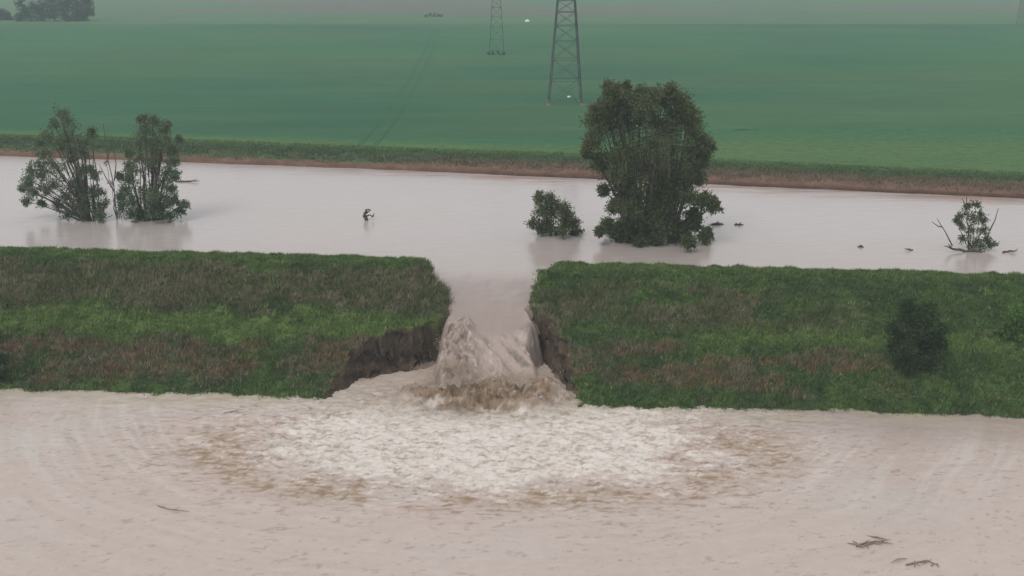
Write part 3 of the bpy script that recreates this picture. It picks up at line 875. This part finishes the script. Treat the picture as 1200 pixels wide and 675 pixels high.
tag(obj('white_sack', lump_mesh('white_sack', .32, .25, .22, 1), M_WHITE, None, tuple(at_z(667, 115, 1.2))), 'small white bundle on the ground under the nearer lattice pylon', 'sack')
tag(obj('white_bale', lump_mesh('white_bale', .9, .7, .6, 2), M_WHITE, None, tuple(at_z(618, 26.5, 1.2))), 'small white bale in the pale field past the pylons', 'bale')

# ------------------------------------------------------------------ driftwood
def drift(name, label, pts, r, z, twigs=(), seed=0, cat='driftwood', group=None, flat=False, tangle=0):
    rng = np.random.default_rng(seed)
    base = at_z(*pts[0], z)
    def P(px, py, up=None):
        return at_y(px, py, base[1]) if up else at_z(px, py, z)
    Q = np.array([at_y(px, py, base[1] + rng.uniform(-.15, .15)) for px, py in pts])
    if flat: Q = np.array([at_z(px, py, z + .03) for px, py in pts])
    t = np.linspace(0, 1, 3 * len(Q)); k = np.linspace(0, 1, len(Q))
    Qs = np.stack([np.interp(t, k, Q[:, j]) for j in range(3)], 1)
    Qs += rng.normal(0, r * .35, Qs.shape)
    R = np.interp(t, [0, .05, .6, 1], [r * .7, r, r * .8, r * .25]) * rng.uniform(.8, 1.2, len(t))
    paths = [(Qs, R)]
    for tw in twigs:
        q = np.array([at_z(px, py, z + rng.uniform(.02, .12)) if flat else at_y(px, py, base[1] + rng.uniform(-.3, .3)) for px, py in tw])
        if len(q) == 2: q = np.array([q[0], (q[0] + q[1]) / 2 + rng.normal(0, r * .4, 3), q[1]])
        paths.append((q, np.linspace(r * .55, r * .15, len(q))))
    for _ in range(tangle):                    # twigs and stalks caught in the raft
        a_ = Qs[rng.integers(len(Qs))] + rng.normal(0, [.2, .22, .01]) - [0, 0, .03]; d_ = rng.normal(0, 1, 3) * [.28, .2, .03]
        paths.append((np.array([a_ - d_, a_ + [0, 0, .05] + rng.normal(0, .04, 3), a_ + d_]), np.array([.012, .028, .01]) * rng.uniform(.7, 1.6)))
    V, Fc = tubes(paths, 7)
    c0 = np.array([base[0], base[1], z])
    o = obj(name, np_mesh(name, V - c0, Fc), M_SILTY if flat else M_DRIFT, None, tuple(c0)); tag(o, label, cat, group); return o


GD = 'driftwood caught in the flooded river'
drift('drift_log', 'long dark log floating beside the denser flooded willow', [(206, 213.5), (220, 212.5), (234, 212)], .12, 0, [[(226, 212), (231, 209.5)]], 1, group=GD)
drift('snag', 'small hooked snag sticking up alone out of the open river', [(429, 258), (427, 252), (429, 247), (433, 245)], .16, 0, [[(428, 254), (438, 254)], [(429, 250), (435, 246)], [(436, 254), (438.5, 250)]], 2, group=GD)
drift('drift_branch', 'dark leafy branch floating just past the tall river tree', [(834, 263.5), (840, 262), (847, 264)], .18, 0, [[(838, 263), (842, 259)], [(843, 263), (849, 263.5)]], 3, group=GD)
drift('drift_branch', 'short dark branch floating beyond the leafy one past the tall tree', [(860, 264), (866, 263), (871, 263.5)], .12, 0, [[(866, 263), (869, 261)]], 4, group=GD)
drift('drift_stick', 'tiny dark stub poking alone from the open river near the lone sapling', [(1006, 290), (1009, 288.5), (1012, 289.5)], .14, 0, [[(1008, 289), (1009, 286.5)]], 5, group=GD)
drift('drift_stick', 'thin low stick drifting between the stub and the lone sapling', [(1070, 293.5), (1065, 292.2), (1060, 291.5)], .07, 0, [], 6, group=GD)
drift('drift_log', 'dark log lodged against the foot of the lone sapling', [(1150, 295.5), (1134, 294), (1120, 291.5), (1106, 288)], .13, 0, [[(1115, 290), (1111, 286)]], 7, group=GD)
drift('drift_branch', 'low forked branch floating just past the lone sapling', [(1175, 296), (1183, 294.5), (1191, 294)], .1, 0, [[(1186, 294.5), (1193, 291.5)]], 8, group=GD)
# debris in the flood water
GF = 'debris floating in the flood water'
drift('debris_raft', 'brown tangle of branches floating in the flood water away from the foam', [(1003, 640), (1015, 636), (1030, 634), (1046, 637)], .05, -3.97, [[(1012, 637), (1020, 632)], [(1022, 635), (1034, 639)], [(1030, 635), (1040, 632)]], 9, group=GF, flat=True, tangle=7)
drift('debris_raft', 'darker branch tangle next to the brown tangle in the flood water', [(1062, 662), (1074, 658), (1088, 657), (1098, 662)], .05, -3.97, [[(1072, 659), (1080, 663)], [(1084, 658), (1092, 655)]], 10, group=GF, flat=True, tangle=5)
drift('drift_stick', 'thin straight stick floating close to the levee foot', [(262, 484), (273, 482), (287, 479)], .03, -3.97, [[(276, 481.5), (280, 484)]], 11, group=GF, flat=True)
drift('drift_stick', 'thin bent stick floating below the brown rim of the foam', [(184, 592), (200, 597), (222, 599)], .03, -3.97, [[(205, 597), (212, 594)]], 12, group=GF, flat=True)

# ------------------------------------------------------------------ haze
hv = [(XL - 30, -1530, -8), (XR + 30, -1530, -8), (XR + 30, 3050, -8), (XL - 30, 3050, -8)]
hv = hv + [(a, b, 42) for a, b, _ in hv]
me = bpy.data.meshes.new('haze'); me.from_pydata(hv, [], [(3, 2, 1, 0), (4, 5, 6, 7), (0, 1, 5, 4), (1, 2, 6, 5), (2, 3, 7, 6), (3, 0, 4, 7)])
m = bpy.data.materials.new('rain_haze'); m.use_nodes = True; m.node_tree.nodes.clear()
o_ = m.node_tree.nodes.new('ShaderNodeOutputMaterial'); pv = m.node_tree.nodes.new('ShaderNodeVolumePrincipled')
pv.inputs['Color'].default_value = (.68, .86, .88, 1); pv.inputs['Density'].default_value = .00062; pv.inputs['Anisotropy'].default_value = .2
m.node_tree.links.new(pv.outputs[0], o_.inputs['Volume'])
hz = obj('haze', me, m); tag(hz, 'pale rainy haze over the whole valley', 'haze', kind='stuff')
